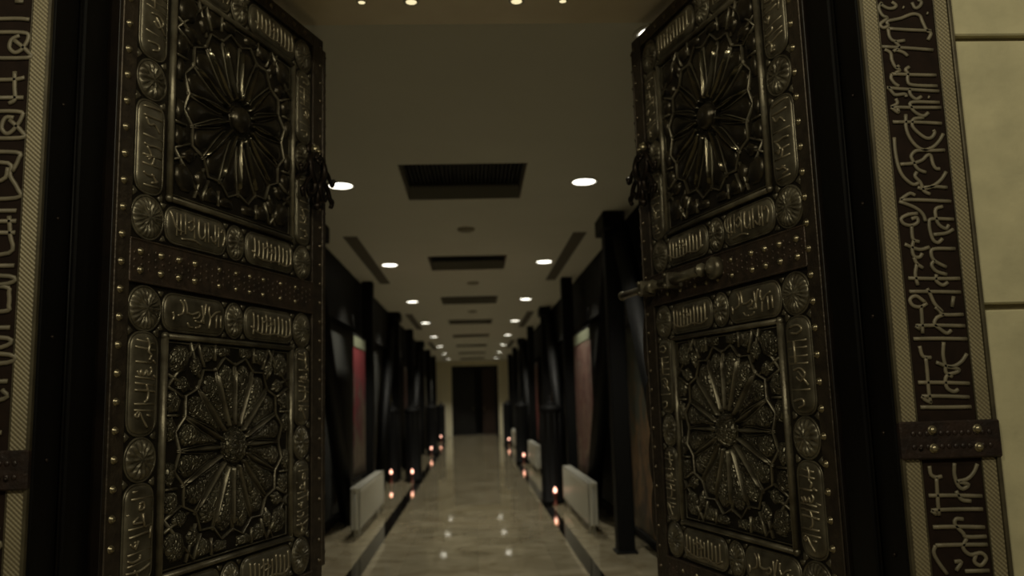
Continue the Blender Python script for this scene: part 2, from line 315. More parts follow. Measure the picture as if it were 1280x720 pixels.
# black inlay strips along the polished floor, skirtings
b = MB(); b.box(-1.07, -.945, 3.3, 34.2, .0, .0015); struct(b, 'trim_floor_left', M['granite'])
b = MB(); b.box(.862, .975, 3.3, 34.2, .0, .0015); struct(b, 'trim_floor_right', M['granite'])
b = MB(); b.bevbox(-1.66, -1.63, 3.4, 34.2, 0, .10, .004); struct(b, 'baseboard_left', M['black'])
b = MB(); b.bevbox(1.57, 1.60, 3.4, 34.2, 0, .10, .004); struct(b, 'baseboard_right', M['black'])

# ------------------------------------------------------------------ stone front of the portal
for sgn, nm in ((-1, 'wall_front_left'), (1, 'wall_front_right')):
    xs = (1.293, 4.5); w = empty(nm); tag(w, kind='structure')
    b = MB()
    zs = [0.0, .12, .84, 1.56, 2.28, 3.0, 3.72, 4.4]
    for i in range(len(zs)-1):
        cuts = [1.293, 2.75, 4.5] if i % 2 else [1.293, 2.1, 3.6, 4.5]
        for j in range(len(cuts)-1):
            x0, x1 = cuts[j] + (.006 if j else 0), cuts[j+1]-.006
            b.bevbox(*( (x0, x1) if sgn > 0 else (-x1, -x0)), 2.0, 2.3, zs[i]+.008, zs[i+1]-.008, .004)
    b.build('stone_course', M['stone'], w)
    b = MB(); a, c = (1.30, 4.5) if sgn > 0 else (-4.5, -1.30)
    b.box(a, c, 2.022, 2.29, 0, 4.4); b.build('joint_backing', M['groove'], w)
b = MB()
for i, (x0, x1) in enumerate(((-1.29, -.5), (-.49, .49), (.5, 1.29))): b.bevbox(x0, x1, 2.0, 2.3, 3.02, 4.4, .005)
struct(b, 'wall_front_lintel', M['stone'])

# ------------------------------------------------------------------ carved frames either side of the opening
PHR = FRAME_R
def stroke_tubes(b, pts3, r, ry): b.tube(smooth(pts3, 4), r, 6, ry=ry)
rivet_mesh = None
def rivet(parent, loc, r=.011, name='rivet', m='brass'):
    key = 'rivet_%0.3f_%s' % (r, m)
    me = RM.get(key)
    if me is None:
        b = MB(); b.lathe([(r*1.25, 0.002), (r*1.25, -.15*r), (r, -.2*r), (r*.95, -.5*r), (r*.7, -.85*r), (r*.35, -1.02*r), (.0008, -1.08*r)], 12, axis='y')
        o = b.build(name, M[m], parent, loc); RM[key] = o.data; return o
    o = bpy.data.objects.new(name, me); C.objects.link(o); o.parent = parent; o.location = loc; return o
RM = {}
def carved_frame(sgn):
    # local x runs away from the opening for the one, towards it for the other; 0..0.25 always left to right
    x_base = 1.043 if sgn > 0 else -1.293
    t = empty('carved_door_frame', (x_base, 2.0, 0))
    tag(t, 'carved inscribed door frame with hatched borders and riveted strap beside the bare pale stone wall' if sgn > 0 else
           'carved door frame with squarish interlocking block lettering and one hatched border in view' , 'door frame', kind='thing')
    Wd = .25
    def X(a): return a if sgn > 0 else Wd - a
    def bx(b, a0, a1, y0, y1, z0, z1, bev=.002):
        p, q = sorted((X(a0), X(a1))); b.bevbox(p, q, y0, y1, z0, z1, bev)
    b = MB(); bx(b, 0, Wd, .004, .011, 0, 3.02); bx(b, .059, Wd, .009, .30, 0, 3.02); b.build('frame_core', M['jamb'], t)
    b = MB(); bx(b, 0, .008, -.010, .005, 0, 3.015, .002); bx(b, .240, .25, -.010, .005, 0, 3.015, .002)
    bx(b, .0485, .0515, -.004, .005, 0, 3.0, .001); bx(b, .2025, .2055, -.004, .005, 0, 3.0, .001); b.build('edge_moulding', M['frame_edge'], t)
    for a0, a1 in ((.0085, .048), (.206, .2395)):
        b = MB(); bx(b, a0, a1, -.003, .005, 0, 3.0, .001); b.build('hatched_border', M['hatch'], t)
    b = MB(); bx(b, .052, .202, 0, .005, 0, 3.0, .0005); f = b.build('inscription_field', M['field'], t)
    class Parts:
        def __init__(s): s.m = {}
        def tube(s, pts, *a, **k):
            z = sum(p[2] for p in pts)/len(pts); s.m.setdefault(0 if z < 1.19 else (1 if z < 2.65 else 2), MB()).tube(pts, *a, **k)
    b = Parts()
    strokes = FRAME_R if sgn > 0 else FRAME_L
    if sgn > 0:
        for s in strokes: stroke_tubes(b, [(x, -.002, z) for x, z in s], .0053, .0032)
        for dz in (-.95, -1.45+.02):    # the inscription runs on below
            for s in strokes:
                zz = [z+dz for x, z in s]
                if max(zz) < (.90 if dz > -1 else .90) and min(zz) > .03 and (dz == -.95): stroke_tubes(b, [(x, -.002, z+dz) for x, z in s], .0053, .0032)
        for s in strokes:
            zz = [z+.62 for x, z in s]
            if min(zz) > 2.4 and max(zz) < 2.98: stroke_tubes(b, [(x, -.002, z+.62) for x, z in s], .0053, .0032)
    else:
        for s in strokes:
            L = [(x+.25, -.002, z) for x, z in s]    # measured from the inner edge, stroke ends run to the outer border
            L = [(max(.056, x), y, z) for x, y, z in L]
            stroke_tubes(b, L, .0060, .0032)
            for dz in (-.62, -1.3, .62):
                zz = [z+dz for _, z in s]
                if (min(zz) > 2.41 and max(zz) < 2.98) or (max(zz) < 1.17 and min(zz) > .55 and dz == -.62) or (max(zz) < .52 and min(zz) > .03 and dz == -1.3):
                    stroke_tubes(b, [(x, y, z+dz) for x, y, z in L], .0060, .0032)
    for q in b.m.values(): q.build('lettering', M['frame_letter'], f)
    for z0 in (1.188, 2.62):
        b = MB(); b.bevbox(-.002, Wd+.002, -.016, .004, z0, z0+.092, .004)
        for k in range(12):
            for j in range(2):
                b.sphere((.03+.0175*k, -.016, z0+.03+.032*j), .007, 6, 4, (1, .35, 1))
        s = b.build('metal_strap', M['frame_strap'], t)
        for xx in (.078, .192):
            for zz in (.026, .070): rivet(s, (xx if sgn > 0 else Wd-xx, -.016, z0+zz), .0095)
        rivet(s, (.045 if sgn > 0 else Wd-.045, -.016, z0+.026), .005, m='knocker')
    return t
FR = {1: carved_frame(1), -1: carved_frame(-1)}
# dark stepped jamb linings inside the opening
for sgn in (-1, 1):
    fr = FR[sgn]; j = empty('door_jamb', -fr.location); j.parent = fr
    for (y0, y1, xin) in ((2.012, 2.135, 1.043), (2.14, 2.215, 1.028), (2.22, 2.298, 1.036)):
        b = MB(); p, q = (xin, 1.10) if sgn > 0 else (-1.10, -xin)
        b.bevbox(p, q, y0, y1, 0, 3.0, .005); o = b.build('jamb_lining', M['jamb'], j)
    b = MB(); xx = 1.041*sgn
    b.tube([(1.040*sgn, 2.1375, .0), (1.040*sgn, 2.1375, 3.0)], .004, 8); b.build('jamb_bead', M['jamb'], j)
    for k in range(9):
        b = MB(); b.sphere((1.042*sgn, 2.07, .35+.3*k), .006, 8, 5); b.build('jamb_stud', M['knocker'], j)
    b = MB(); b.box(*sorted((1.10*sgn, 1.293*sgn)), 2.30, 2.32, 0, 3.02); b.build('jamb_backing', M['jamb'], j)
# ------------------------------------------------------------------ door leaves
# script strokes, x along the reading line (0..1), z across it (0 bottom .. 1 top)
def norm(S, x0, x1, y0, y1): return [[((x-x0)/(x1-x0), 1-(y-y0)/(y1-y0)) for x, y in s] for s in S]
H1 = norm([[(130,10),(155,60),(150,140),(110,170)],[(70,140),(80,180),(75,220)],[(165,0),(180,60),(185,140)],[(190,130),(220,140),(250,130),(280,110),(290,140),(270,170),(240,175)],[(250,200),(290,210),(320,200)],[(310,30),(320,120),(325,220)],
 [(350,10),(340,60),(330,130),(300,210)],[(375,30),(370,100),(385,150),(375,260)],[(385,150),(430,90),(470,70)],[(440,110),(440,250)],[(480,110),(480,240)],[(190,230),(210,265),(240,270)],[(260,270),(290,260),(300,240)]], 30, 520, -20, 300)
H2 = norm([[(10+9*k, 8+(k%3)*6), (11+9*k, 50), (10+9*k, 88-(k%2)*8)] for k in range(10)] + [[(5,60),(20,80),(40,84),(60,78),(80,86),(96,70)],[(30,40),(42,30),(52,44),(40,52)]], 0, 100, -4, 100)
H3 = norm([[(20,10),(30,60),(60,110),(110,120)],[(60,20),(60,150)],[(90,20),(92,140)],[(130,10),(128,130)],[(150,60),(180,40),(200,70),(170,100),(150,80)],[(200,15),(204,140)],[(240,20),(236,100),(260,130),(290,110)],[(290,30),(292,140)],[(320,20),(322,140)],[(340,100),(370,130),(400,90)],[(380,20),(384,140)],[(410,30),(412,150)],[(430,60),(450,40),(470,80),(450,140)],[(100,160),(200,150),(260,165)]], 5, 485, 0, 180)
# vertical cartouches: x across (0..1), z down the length (1 top .. 0 bottom)
V1 = norm([[(80,85),(200,100)],[(70,125),(205,140)],[(150,70),(165,110),(160,150),(180,170),(165,200)],[(75,212),(180,215)],[(190,200),(215,215)],[(85,265),(105,290),(110,260),(130,290),(150,260),(160,290),(185,265),(175,240)],[(75,300),(205,310)],[(200,290),(230,300)],[(75,335),(215,345)],
 [(75,375),(150,378),(215,385)],[(150,340),(165,390),(160,430),(140,445)],[(75,455),(210,455)],[(75,490),(215,495)],[(100,500),(80,520),(100,530),(110,505),(130,540),(165,590)],[(160,520),(185,525)]], 48, 240, 55, 620)
V2 = norm([[(130,20),(210,12),(240,12)],[(130,60),(180,62),(235,58)],[(140,70),(160,100),(190,90),(220,120)],[(130,150),(245,150)],[(135,190),(160,196),(200,190),(235,195)],[(150,200),(175,235),(160,260)],[(130,240),(235,236)],[(130,280),(235,280)],[(150,250),(190,240),(180,280)],[(135,320),(160,330),(200,325)],[(180,320),(205,345),(215,350),(180,360)],[(140,375),(225,372)]], 108, 258, -5, 395)
V3 = norm([[(150,260),(265,250)],[(140,295),(275,290)],[(190,320),(215,315),(220,345),(190,350),(195,325)],[(120,370),(285,355)],[(185,385),(155,410),(215,415)],[(215,370),(225,440)],[(130,440),(275,432)],[(275,440),(265,500)],[(135,480),(255,465)],[(140,510),(165,530),(175,510),(165,505)],[(170,540),(190,500)],[(130,565),(280,545)],
 [(130,590),(160,600),(200,590),(205,570)],[(130,620),(280,600)],[(125,650),(200,650),(280,625)],[(120,690),(215,680)],[(170,640),(190,670),(180,700),(210,700)]], 112, 295, 240, 715)
V4 = norm([[(20,20),(60,14),(80,30),(60,44),(30,40)],[(10,70),(95,70)],[(10,95),(95,95)],[(12,125),(95,125)],[(12,150),(95,152)],[(40,70),(42,150)],[(30,175),(60,170),(80,190),(60,215),(40,200)],[(50,180),(90,230)],[(12,245),(95,245)],[(20,285),(60,280),(64,300),(40,310)]], 0, 105, -8, 325)

HINGE_V = dict(top=2.93)
def build_leaf(root, m, seed):
    rnd = random.Random(seed)
    def bb(b, u0, u1, y0, y1, z0, z1, bev=.003):
        p, q = sorted((m*u0, m*u1)); b.bevbox(p, q, y0, y1, z0, z1, bev)
    b = MB(); bb(b, .0, 1.165, .004, .06, .015, 2.944, .004); b.build('leaf_core', M['wood'], root)
    # metal sheathing between the straps
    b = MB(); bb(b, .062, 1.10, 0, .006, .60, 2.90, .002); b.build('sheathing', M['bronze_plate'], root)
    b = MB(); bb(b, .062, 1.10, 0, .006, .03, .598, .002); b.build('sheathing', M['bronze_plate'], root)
    # riveted edge strips
    hz = [2.9-.0795*k for k in range(36)]
    ru = .024 if m > 0 else .045
    b = MB(); bb(b, -.002, .060, -.008, .004, .02, 2.942, .002)
    if m > 0 or 1: bb(b, -.002, .006, -.010, .0, .02, 2.942, .002)
    st = b.build('edge_strip', M['copper_strip'], root)
    for z in hz[:30]: rivet(st, (m*ru, -.008, z), .0092)
    b = MB(); bb(b, 1.085, 1.168, -.008, .004, .02, 2.942, .002); st = b.build('edge_strip', M['copper_strip'], root)
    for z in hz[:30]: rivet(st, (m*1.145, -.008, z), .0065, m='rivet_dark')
    # cap along the top edge with its own rivets
    b = MB(); bb(b, .060, 1.085, -.008, .004, 2.885, 2.942, .002); st = b.build('edge_strip', M['copper_strip'], root)
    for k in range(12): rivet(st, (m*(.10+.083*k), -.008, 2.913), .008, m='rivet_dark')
    # astragal on the closing edge
    b = MB()
    if m > 0:
        bb(b, 1.160, 1.188, -.012, .05, .728, 2.90, .004)
        for k in range(28): b.sphere((m*1.188, -.004, .78+.0775*k), .0085, 8, 5, (.7, 1, 1))
    else:
        bb(b, 1.160, 1.172, -.012, .05, .02, 2.90, .004)
        pts = []
        for (za, zb) in ((1.44, 1.70), (1.22, 1.43), (1.00, 1.21), (.78, .99)):
            n = 14
            ol = [(m*(1.165+.028*math.sin(PI*i/n)**.6), za+(zb-za)*i/n) for i in range(n+1)]
            vs = [(x, -.014, z) for x, z in ol]+[(x, .04, z) for x, z in ol]
            k = n+1
            b.add(vs, [tuple(range(k)), tuple(range(2*k-1, k-1, -1))]+[(i, i+1, i+1+k, i+k) for i in range(n)], False)
        for k in range(28): b.sphere((m*1.176, -.004, .74+.0795*k), .0085, 8, 5, (.9, 1, 1))
    b.build('astragal', M['copper_strip'], root)
    # riveted straps across
    for zc, zr in ((1.80, .065), (.660, .065)):
        b = MB(); bb(b, .055, 1.09, -.010, .004, zc-zr, zc+zr, .003)
        bb(b, .055, 1.09, -.013, -.005, zc-zr, zc-zr+.006, .002); bb(b, .055, 1.09, -.013, -.005, zc+zr-.006, zc+zr, .002)
        for k in range(34):
            for s in (-1, 0, 1):
                b.sphere((m*(.075+.03*k), -.010, zc+s*.022+(.011 if k % 2 else 0)), .006, 6, 4, (1, .4, 1))
        st = b.build('riveted_strap', M['copper_band'], root)
        for u in (.098, .186, .266, .344, .47, .564, .645, .729, .845, .95):
            for dz in (-.028, .028): rivet(st, (m*u, -.010, zc+dz), .0095 if u < .4 else .007)
    U0, U1, UC = .206, .936, .571
    def roundel(u, z, ru_, rz, kind=0, nm='roundel'):
        b = MB(); n = 96; lv = [1.0, .97, .9, .8, .7, .6, .5, .4, .3, .2, .1]
        vs = []; fs = []
        pet = 20 if kind == 0 else 14
        def hh(t, a):
            h = .015*math.sqrt(max(0, 1-t**4))
            h += .0042*math.cos(pet*a)*math.exp(-((t-.62)/.25)**2)
            h += .0032*math.cos(6*a+.5)*math.exp(-((t-.32)/.12)**2)
            h -= .006*math.exp(-((t-.45)/.05)**2)
            return h
        for t in [1.0]+lv:
            for k in range(n):
                a = 2*PI*k/n
                y = .004 if len(vs) < n else -hh(t, a)
                vs.append((m*u+ru_*t*math.cos(a), y, z+rz*t*math.sin(a)))
        L = len(lv)
        for i in range(L):
            for k in range(n):
                k2 = (k+1) % n; fs.append((i*n+k, i*n+k2, (i+1)*n+k2, (i+1)*n+k))
        vs.append((m*u, -.0175, z))
        for k in range(n): fs.append((L*n+k, L*n+(k+1) % n, len(vs)-1))
        b.add(vs, fs)
        b.tube([(m*u+(ru_+.002)*math.cos(2*PI*k/40), -.002, z+(rz+.002)*math.sin(2*PI*k/40)) for k in range(40)], .0045, 6, closed=True)
        return b.build(nm, M['bronze'], root)
    def cart(u0, u1, z0, z1, strokes, vertical):
        b = MB(); cx, cz = m*(u0+u1)/2, (z0+z1)/2; w, l = (u1-u0)/2, (z1-z0)/2
        r = min(w, l)*.98; hw, hl = w-r*.92, l-r*.92
        if vertical: hw = 0
        else: hl = 0
        def core(p):
            return (cx+max(-hw, min(hw, p[0]-cx)), cz+max(-hl, min(hl, p[1]-cz)))
        ol = []
        for k in range(48):
            a = 2*PI*(k+.5)/48; c, s = math.cos(a), math.sin(a)
            p = 2.6
            q = (abs(c)**p+abs(s)**p)**(-1/p)*r
            ol.append((cx+(hw if c > 0 else -hw)+c*q*(w-hw)/r, cz+(hl if s > 0 else -hl)+s*q*(l-hl)/r))
        prof = lambda t: .014*math.sqrt(max(0, 1-t**4))
        b.dome(ol, (cx, cz), .022, prof=prof, core=core, levels=(1, .97, .9, .78, .6, .4, .2))
        b.tube([(p[0]+(p[0]-core(p)[0])*.02, -.002, p[1]+(p[1]-core(p)[1])*.02) for p in ol], .0042, 6, closed=True)
        o = b.build('cartouche', M['bronze'], root)
        b = MB()
        for s in strokes:
            pts = []
            for x, z in smooth([(q[0], q[1], 0) for q in s], 4) and [(v[0], v[1]) for v in smooth([(q[0], q[1], 0) for q in s], 4)]:
                X = cx-w*.86+2*w*.86*x; Zz = cz-l*.86+2*l*.86*z
                if not vertical: X = cx-w*.95+2*w*.95*x; Zz = cz-l*.9+2*l*.9*z
                else: X = cx-w*.97+2*w*.97*x; Zz = cz-l*.95+2*l*.95*z
                q = core((X, Zz)); t = min(1, math.hypot(X-q[0], Zz-q[1])/(r*.97))
                pts.append((X, -prof(t)-.0005, Zz))
            b.tube(pts, .0037, 5, ry=.0044)
        b.build('script', M['bronze_script'], o)
    # mouldings, rosettes
    for pi, (z0, z1, zc) in enumerate(((.866, 1.596, 1.236), (2.006, 2.744, 2.385))):
        b = MB(); wd = .020
        def rail(pts): b.tube(pts, .0095, 10, ry=.012)
        X0, X1 = m*(U0+.010), m*(U1-.010)
        b.tube([(X0, -.006, z0+.01), (X0, -.006, z1-.01)], .0095, 10, ry=.014)
        b.tube([(X1, -.006, z0+.01), (X1, -.006, z1-.01)], .0095, 10, ry=.014)
        b.tube([(X0, -.006, z0+.01), (X1, -.006, z0+.01)], .0095, 10, ry=.014)
        b.tube([(X0, -.006, z1-.01), (X1, -.006, z1-.01)], .0095, 10, ry=.014)
        for zz in (z0+.01, z1-.01):
            for X in (X0, X1): b.sphere((X, -.008, zz), .013, 10, 6)
        i2 = .027
        b.tube([(m*(U0+i2), -.002, z0+i2), (m*(U0+i2), -.002, z1-i2), (m*(U1-i2), -.002, z1-i2), (m*(U1-i2), -.002, z0+i2)], .0035, 6, closed=True)
        b.build('panel_moulding', M['bronze'], root)
        panel = MB(); bb(panel, U0+.02, U1-.02, -.001, .004, z0+.02, z1-.02, .0005)
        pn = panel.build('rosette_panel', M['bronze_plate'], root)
        cx, cz = m*UC, zc; up = (pi == 1)
        R = .292; kR = R/.318
        def P(r, a): return (cx+r*math.sin(a), cz+r*math.cos(a))
        # boss
        b = MB(); n = 48; rb = .050 if up else .060
        vs = []; lv = [1, .95, .85, .7, .55, .4, .25, .12]
        for i, t in enumerate([1.0]+lv):
            for k in range(n):
                a = 2*PI*k/n; h = .034*math.sqrt(max(0, 1-t**2.6))
                if not up: h += .004*math.cos(8*a)*math.exp(-((t-.6)/.2)**2)
                vs.append((cx+rb*t*math.sin(a), .004 if i == 0 else -h-.004, cz+rb*t*math.cos(a)))
        fs = [(i*n+k, i*n+(k+1) % n, (i+1)*n+(k+1) % n, (i+1)*n+k) for i in range(len(lv)) for k in range(n)]
        fs.append(tuple(len(lv)*n+k for k in range(n))); b.add(vs, fs)
        b.tube([(cx+rb*1.05*math.sin(2*PI*k/36), -.003, cz+rb*1.05*math.cos(2*PI*k/36)) for k in range(36)], .004, 6, closed=True)
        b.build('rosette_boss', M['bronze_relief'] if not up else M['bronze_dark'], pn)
        NP = 16
        for k in range(NP):
            a = 2*PI*(k+.5)/NP; dw = PI/NP
            def pt(r, f): return P(r, a+f*dw)
            # petal: narrow at the boss, wide arch outside
            prof_ = [(.085, .25), (.12, .36), (.16, .50), (.20, .66), (.235, .78), (.255, .72), (.268, .50), (.276, .25)]
            ol = [pt(r, -f) for r, f in prof_]+[pt(.281, 0)]+[pt(r, f) for r, f in reversed(prof_)]
            b = MB(); c = pt(.215, 0)
            b.dome(ol, c, .012 if up else .015, levels=(1, .94, .82, .62, .35), prof=lambda t: (.014 if up else .022)*math.sqrt(max(0, 1-t**2.2)))
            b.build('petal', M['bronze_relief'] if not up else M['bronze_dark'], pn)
            # long dart between two petals
            a2 = 2*PI*k/NP
            def q(r, s):
                x, z = P(r, a2); return (x+s*math.cos(a2), z-s*math.sin(a2))
            wv = 1.25 if up else 1.0
            L = [(.066, .0025), (.080, .0075*wv), (.100, .0105*wv), (.13, .0105*wv), (.17, .0085*wv), (.21, .006), (.262, .0015)]
            ol = [q(r, s) for r, s in L]+[q(r, -s) for r, s in reversed(L)]
            b = MB()
            def core(p, a2=a2):
                d = (p[0]-cx)*math.sin(a2)+(p[1]-cz)*math.cos(a2)
                return P(max(.075, min(.248, d)), a2)
            b.dome(ol, P(.14, a2), .016, prof=lambda t: (.026 if up else .020)*(max(0, 1-t**1.6)), core=core, levels=(1, .8, .5, .25))
            b.build('ray', M['bronze'] if not up else M['bronze_bright'], pn)
        # raised strapwork: petal outlines, outer polygon, corner lattice
        b = MB(); sr = .0042; ys = -.004
        ring = []
        for k in range(NP*2):
            a = PI*k/NP; r = .272 if k % 2 == 0 else .303
            ring.append(P(r, a))
        b.tube([(x, ys, z) for x, z in ring], .0036, 6, ry=.009, closed=True)
        for k in range(NP):
            a2 = 2*PI*k/NP
            for s in (-1, 1):
                L = [(.085, .0045), (.12, .0150), (.17, .0135), (.22, .0090), (.282, .0025)]
                b.tube([(P(r, a2)[0]+s*w*math.cos(a2), ys, P(r, a2)[1]-s*w*math.sin(a2)) for r, w in L], .0026, 5, ry=.006)
        hu, hz_ = .337, (z1-z0)/2-.028
        lines = []
        for sx in (-1, 1):
            for sz in (-1, 1):
                for p, q2 in (((.337,.198), (.262,.165)), ((.198,.337), (.165,.262)), ((.337,.198), (.198,.337)), ((.228,.190), (.337,.235)), ((.190,.228), (.235,.337)), ((.337,.110), (.284,.110)), ((.110,.337), (.110,.284))):
                    lines.append(((sx*p[0], sz*p[1]*hz_/.337), (sx*q2[0], sz*q2[1]*hz_/.337)))
        for (p, q2) in lines:
            b.tube([(cx+p[0], ys, cz+p[1]), (cx+q2[0], ys, cz+q2[1])], .0045, 6, ry=.009)
        b.build('strapwork', M['bronze'], pn)
        # little cast plates between the straps in the corners
        cells = [[(.240,.186),(.262,.176),(.298,.200),(.300,.216),(.262,.232),(.232,.208)], [(.186,.240),(.176,.262),(.200,.298),(.216,.300),(.232,.262),(.208,.232)],
                 [(.254,.246),(.300,.232),(.328,.256),(.328,.296),(.296,.328),(.256,.328),(.232,.300)],
                 [(.302,.030),(.332,.030),(.334,.092),(.318,.112),(.296,.080)], [(.030,.302),(.030,.332),(.092,.334),(.112,.318),(.080,.296)],
                 [(.288,.118),(.332,.116),(.334,.178),(.306,.190),(.274,.156)], [(.118,.288),(.116,.332),(.178,.334),(.190,.306),(.156,.274)]]
        for sx in (-1, 1):
            for sz in (-1, 1):
                for cl in cells:
                    ol = [(cx+sx*x, cz+sz*z*hz_/.337) for x, z in cl]
                    c = (sum(p[0] for p in ol)/len(ol), sum(p[1] for p in ol)/len(ol))
                    bbm = MB(); bbm.dome(ol, c, .013, levels=(1, .85, .6, .3), prof=lambda t: .019*math.sqrt(max(0, 1-t**2.2)))
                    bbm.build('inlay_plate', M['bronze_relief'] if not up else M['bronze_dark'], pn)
        # border of roundels and inscribed cartouches
        cH, cF = .130, 1.012; zt, zb = z1+.066, z0-.070
        for zz in (zt, zb):
            roundel(cH, zz, .066, .064); roundel(cF, zz, .058, .064); roundel(.566, zz, .046, .058, 1)
            cart(.208, .508, zz-.056, zz+.056, H1 if not up else H3, False)
            cart(.628, .940, zz-.056, zz+.056, H2, False)
        zm = (z0+z1)/2-.008
        for u, rr in ((cH, .060), (cF, .052)): roundel(u, zm, rr, .060, 1)
        lz = (zb+.075, zm-.070, zm+.070, zt-.072)
        va, vb = ((V1, V3) if not up else (V4, V2))
        if m < 0: va, vb = ((V4, V1) if not up else (V3, V2))
        for u, hw in ((cH, .058), (cF, .050)):
            cart(u-hw, u+hw, lz[2], lz[3], va, True); cart(u-hw, u+hw, lz[0], lz[1], vb, True)
        b = MB()
        for u in (cH, cF):
            for zz in (lz[0]-.004, lz[1]+.004, lz[2]-.004, lz[3]+.004):
                for s in (-1, 1):
                    b.dome([(m*u+s*.062, zz-.016), (m*u+s*.062, zz+.016), (m*u+s*.040, zz)], (m*u+s*.055, zz), .006, levels=(1, .6, .3))
        for zz in (zt, zb):
            for uu in (.2, .514, .620, .946):
                for s in (-1, 1):
                    b.dome([(m*uu-.014, zz+s*.060), (m*uu+.014, zz+s*.060), (m*uu, zz+s*.040)], (m*uu, zz+s*.054), .006, levels=(1, .6, .3))
        b.build('spandrel', M['bronze'], root)
    # low plinth panel
    b = MB()
    for (za, zb2) in ((.06, .55),):
        b.tube([(m*.10, -.004, za), (m*.10, -.004, zb2), (m*1.04, -.004, zb2), (m*1.04, -.004, za)], .009, 8, closed=True)
    b.build('panel_moulding', M['bronze'], root)
    # dragon knocker hung from its brass head
    k = empty('door_knocker', (m*1.055, -.012, 2.415)); k.parent = root
    b = MB(); b.sphere((0, -.024, 0), .019, 14, 9); b.sphere((0, -.04, -.010), .009, 10, 6, (1, 1.4, .8)); b.sphere((-.013, -.026, .015), .007, 8, 5); b.sphere((.013, -.026, .015), .007, 8, 5)
    b.build('knocker_head', M['brass'], k)
    b = MB(); b.lathe([(.030, 0), (.030, -.006), (.018, -.012), (.001, -.014)], 16, axis='y'); b.build('knocker_plate', M['knocker'], k)
    for s in (-1, 1):
        b = MB()
        body = [(s*.006, -.03, -.02), (s*.040, -.032, -.035), (s*.058, -.034, -.075), (s*.045, -.034, -.120), (s*.018, -.034, -.150), (s*.030, -.034, -.190), (s*.060, -.034, -.205), (s*.078, -.034, -.180)]
        sp = smooth(body, 5); nn = len(sp); b.tube(sp, [.008+.008*math.sin(PI*min(1, i/nn*1.1)) for i in range(nn)], 8)
        b.tube(smooth([(s*.05, -.034, -.075), (s*.085, -.036, -.088), (s*.110, -.036, -.120), (s*.128, -.036, -.122), (s*.132, -.036, -.100)], 5), .0085, 7)   # wing
        b.tube(smooth([(s*.046, -.034, -.125), (s*.080, -.036, -.150), (s*.100, -.036, -.185), (s*.118, -.036, -.205), (s*.108, -.036, -.222)], 5), .010, 7)  # tail ending in a bird's head
        b.sphere((s*.118, -.036, -.198), .014, 8, 6, (1, .8, 1.2)); b.sphere((s*.132, -.036, -.104), .011, 8, 6)
        b.sphere((s*.012, -.036, -.040), .014, 8, 6, (1.2, .9, 1)); b.tube([(s*.012, -.04, -.045), (s*.002, -.045, -.066)], [.009, .004], 6)
        b.tube([(s*.02, -.036, -.03), (s*.028, -.036, -.008)], [.005, .002], 5)
        b.build('knocker_dragon', M['knocker'], k)
    b = MB(); b.tube([(0, -.034, -.155), (0, -.034, -.235)], [.008, .014], 8); b.sphere((0, -.034, -.240), .018, 10, 7); b.build('knocker_striker', M['knocker'], k)

xL, yL, aL = -1.0114, 2.3189, .3300
xR, yR, aR = 1.0332, 2.3300, .2446
dl = empty('door_1', (xL, yL, 0), PI/2 - aL)
tag(dl, 'open bronze-clad door leaf with domed petal rosettes, standing next to the block-lettered frame', 'door', kind='structure')
build_leaf(dl, 1, 3)
# the other leaf: local -Y still faces the viewer, u runs along local -X
dr = empty('door_2', (xR, yR, 0), -(PI/2 - aR))
tag(dr, 'open bronze-clad door leaf with a long sliding bolt, hinged by the bare pale stone wall', 'door', kind='structure')
build_leaf(dr, -1, 9)
# sliding bolt on the second leaf
bt = empty('sliding_bolt', (0, -.03, 1.812)); bt.parent = dr
b = MB(); b.tube([(-.60, -.02, .0), (-.93, -.02, -.004)], .020, 8); b.tube([(-.93, -.02, -.004), (-1.30, -.02, -.004)], .017, 8); b.sphere((-1.30, -.02, -.004), .021, 10, 7)
b.tube([(-.995, -.02, -.004), (-1.005, -.02, -.004)], .028, 12); b.tube([(-.60, -.02, 0), (-.612, -.02, 0)], .026, 10); b.build('bolt_bar', M['bronze'], bt)
b = MB(); b.lathe([(.042, .02), (.042, -.002), (.034, -.012), (.020, -.010), (.018, -.022), (.001, -.026)], 20, c=(-.56, 0, .0), axis='y'); b.build('bolt_rosette', M['bronze'], bt)
for u in (.84, 1.07):
    b = MB(); b.bevbox(-u-.018, -u+.018, -.048, .022, -.035, .028, .006); b.sphere((-u, -.048, .018), .010, 8, 5); b.sphere((-u, -.048, -.024), .010, 8, 5); b.build('bolt_keeper', M['bronze'], bt)
# ------------------------------------------------------------------ corridor fittings
SIDE = {-1: 'the red-banner wall', 1: 'the brown-banner wall'}
ORD = ['nearest the doors', 'second from the doors', 'third from the doors', 'fourth from the doors', 'fifth from the doors', 'sixth from the doors', 'seventh from the doors', 'eighth from the doors', 'ninth from the doors']
LX = {-1: -1.003, 1: .905}
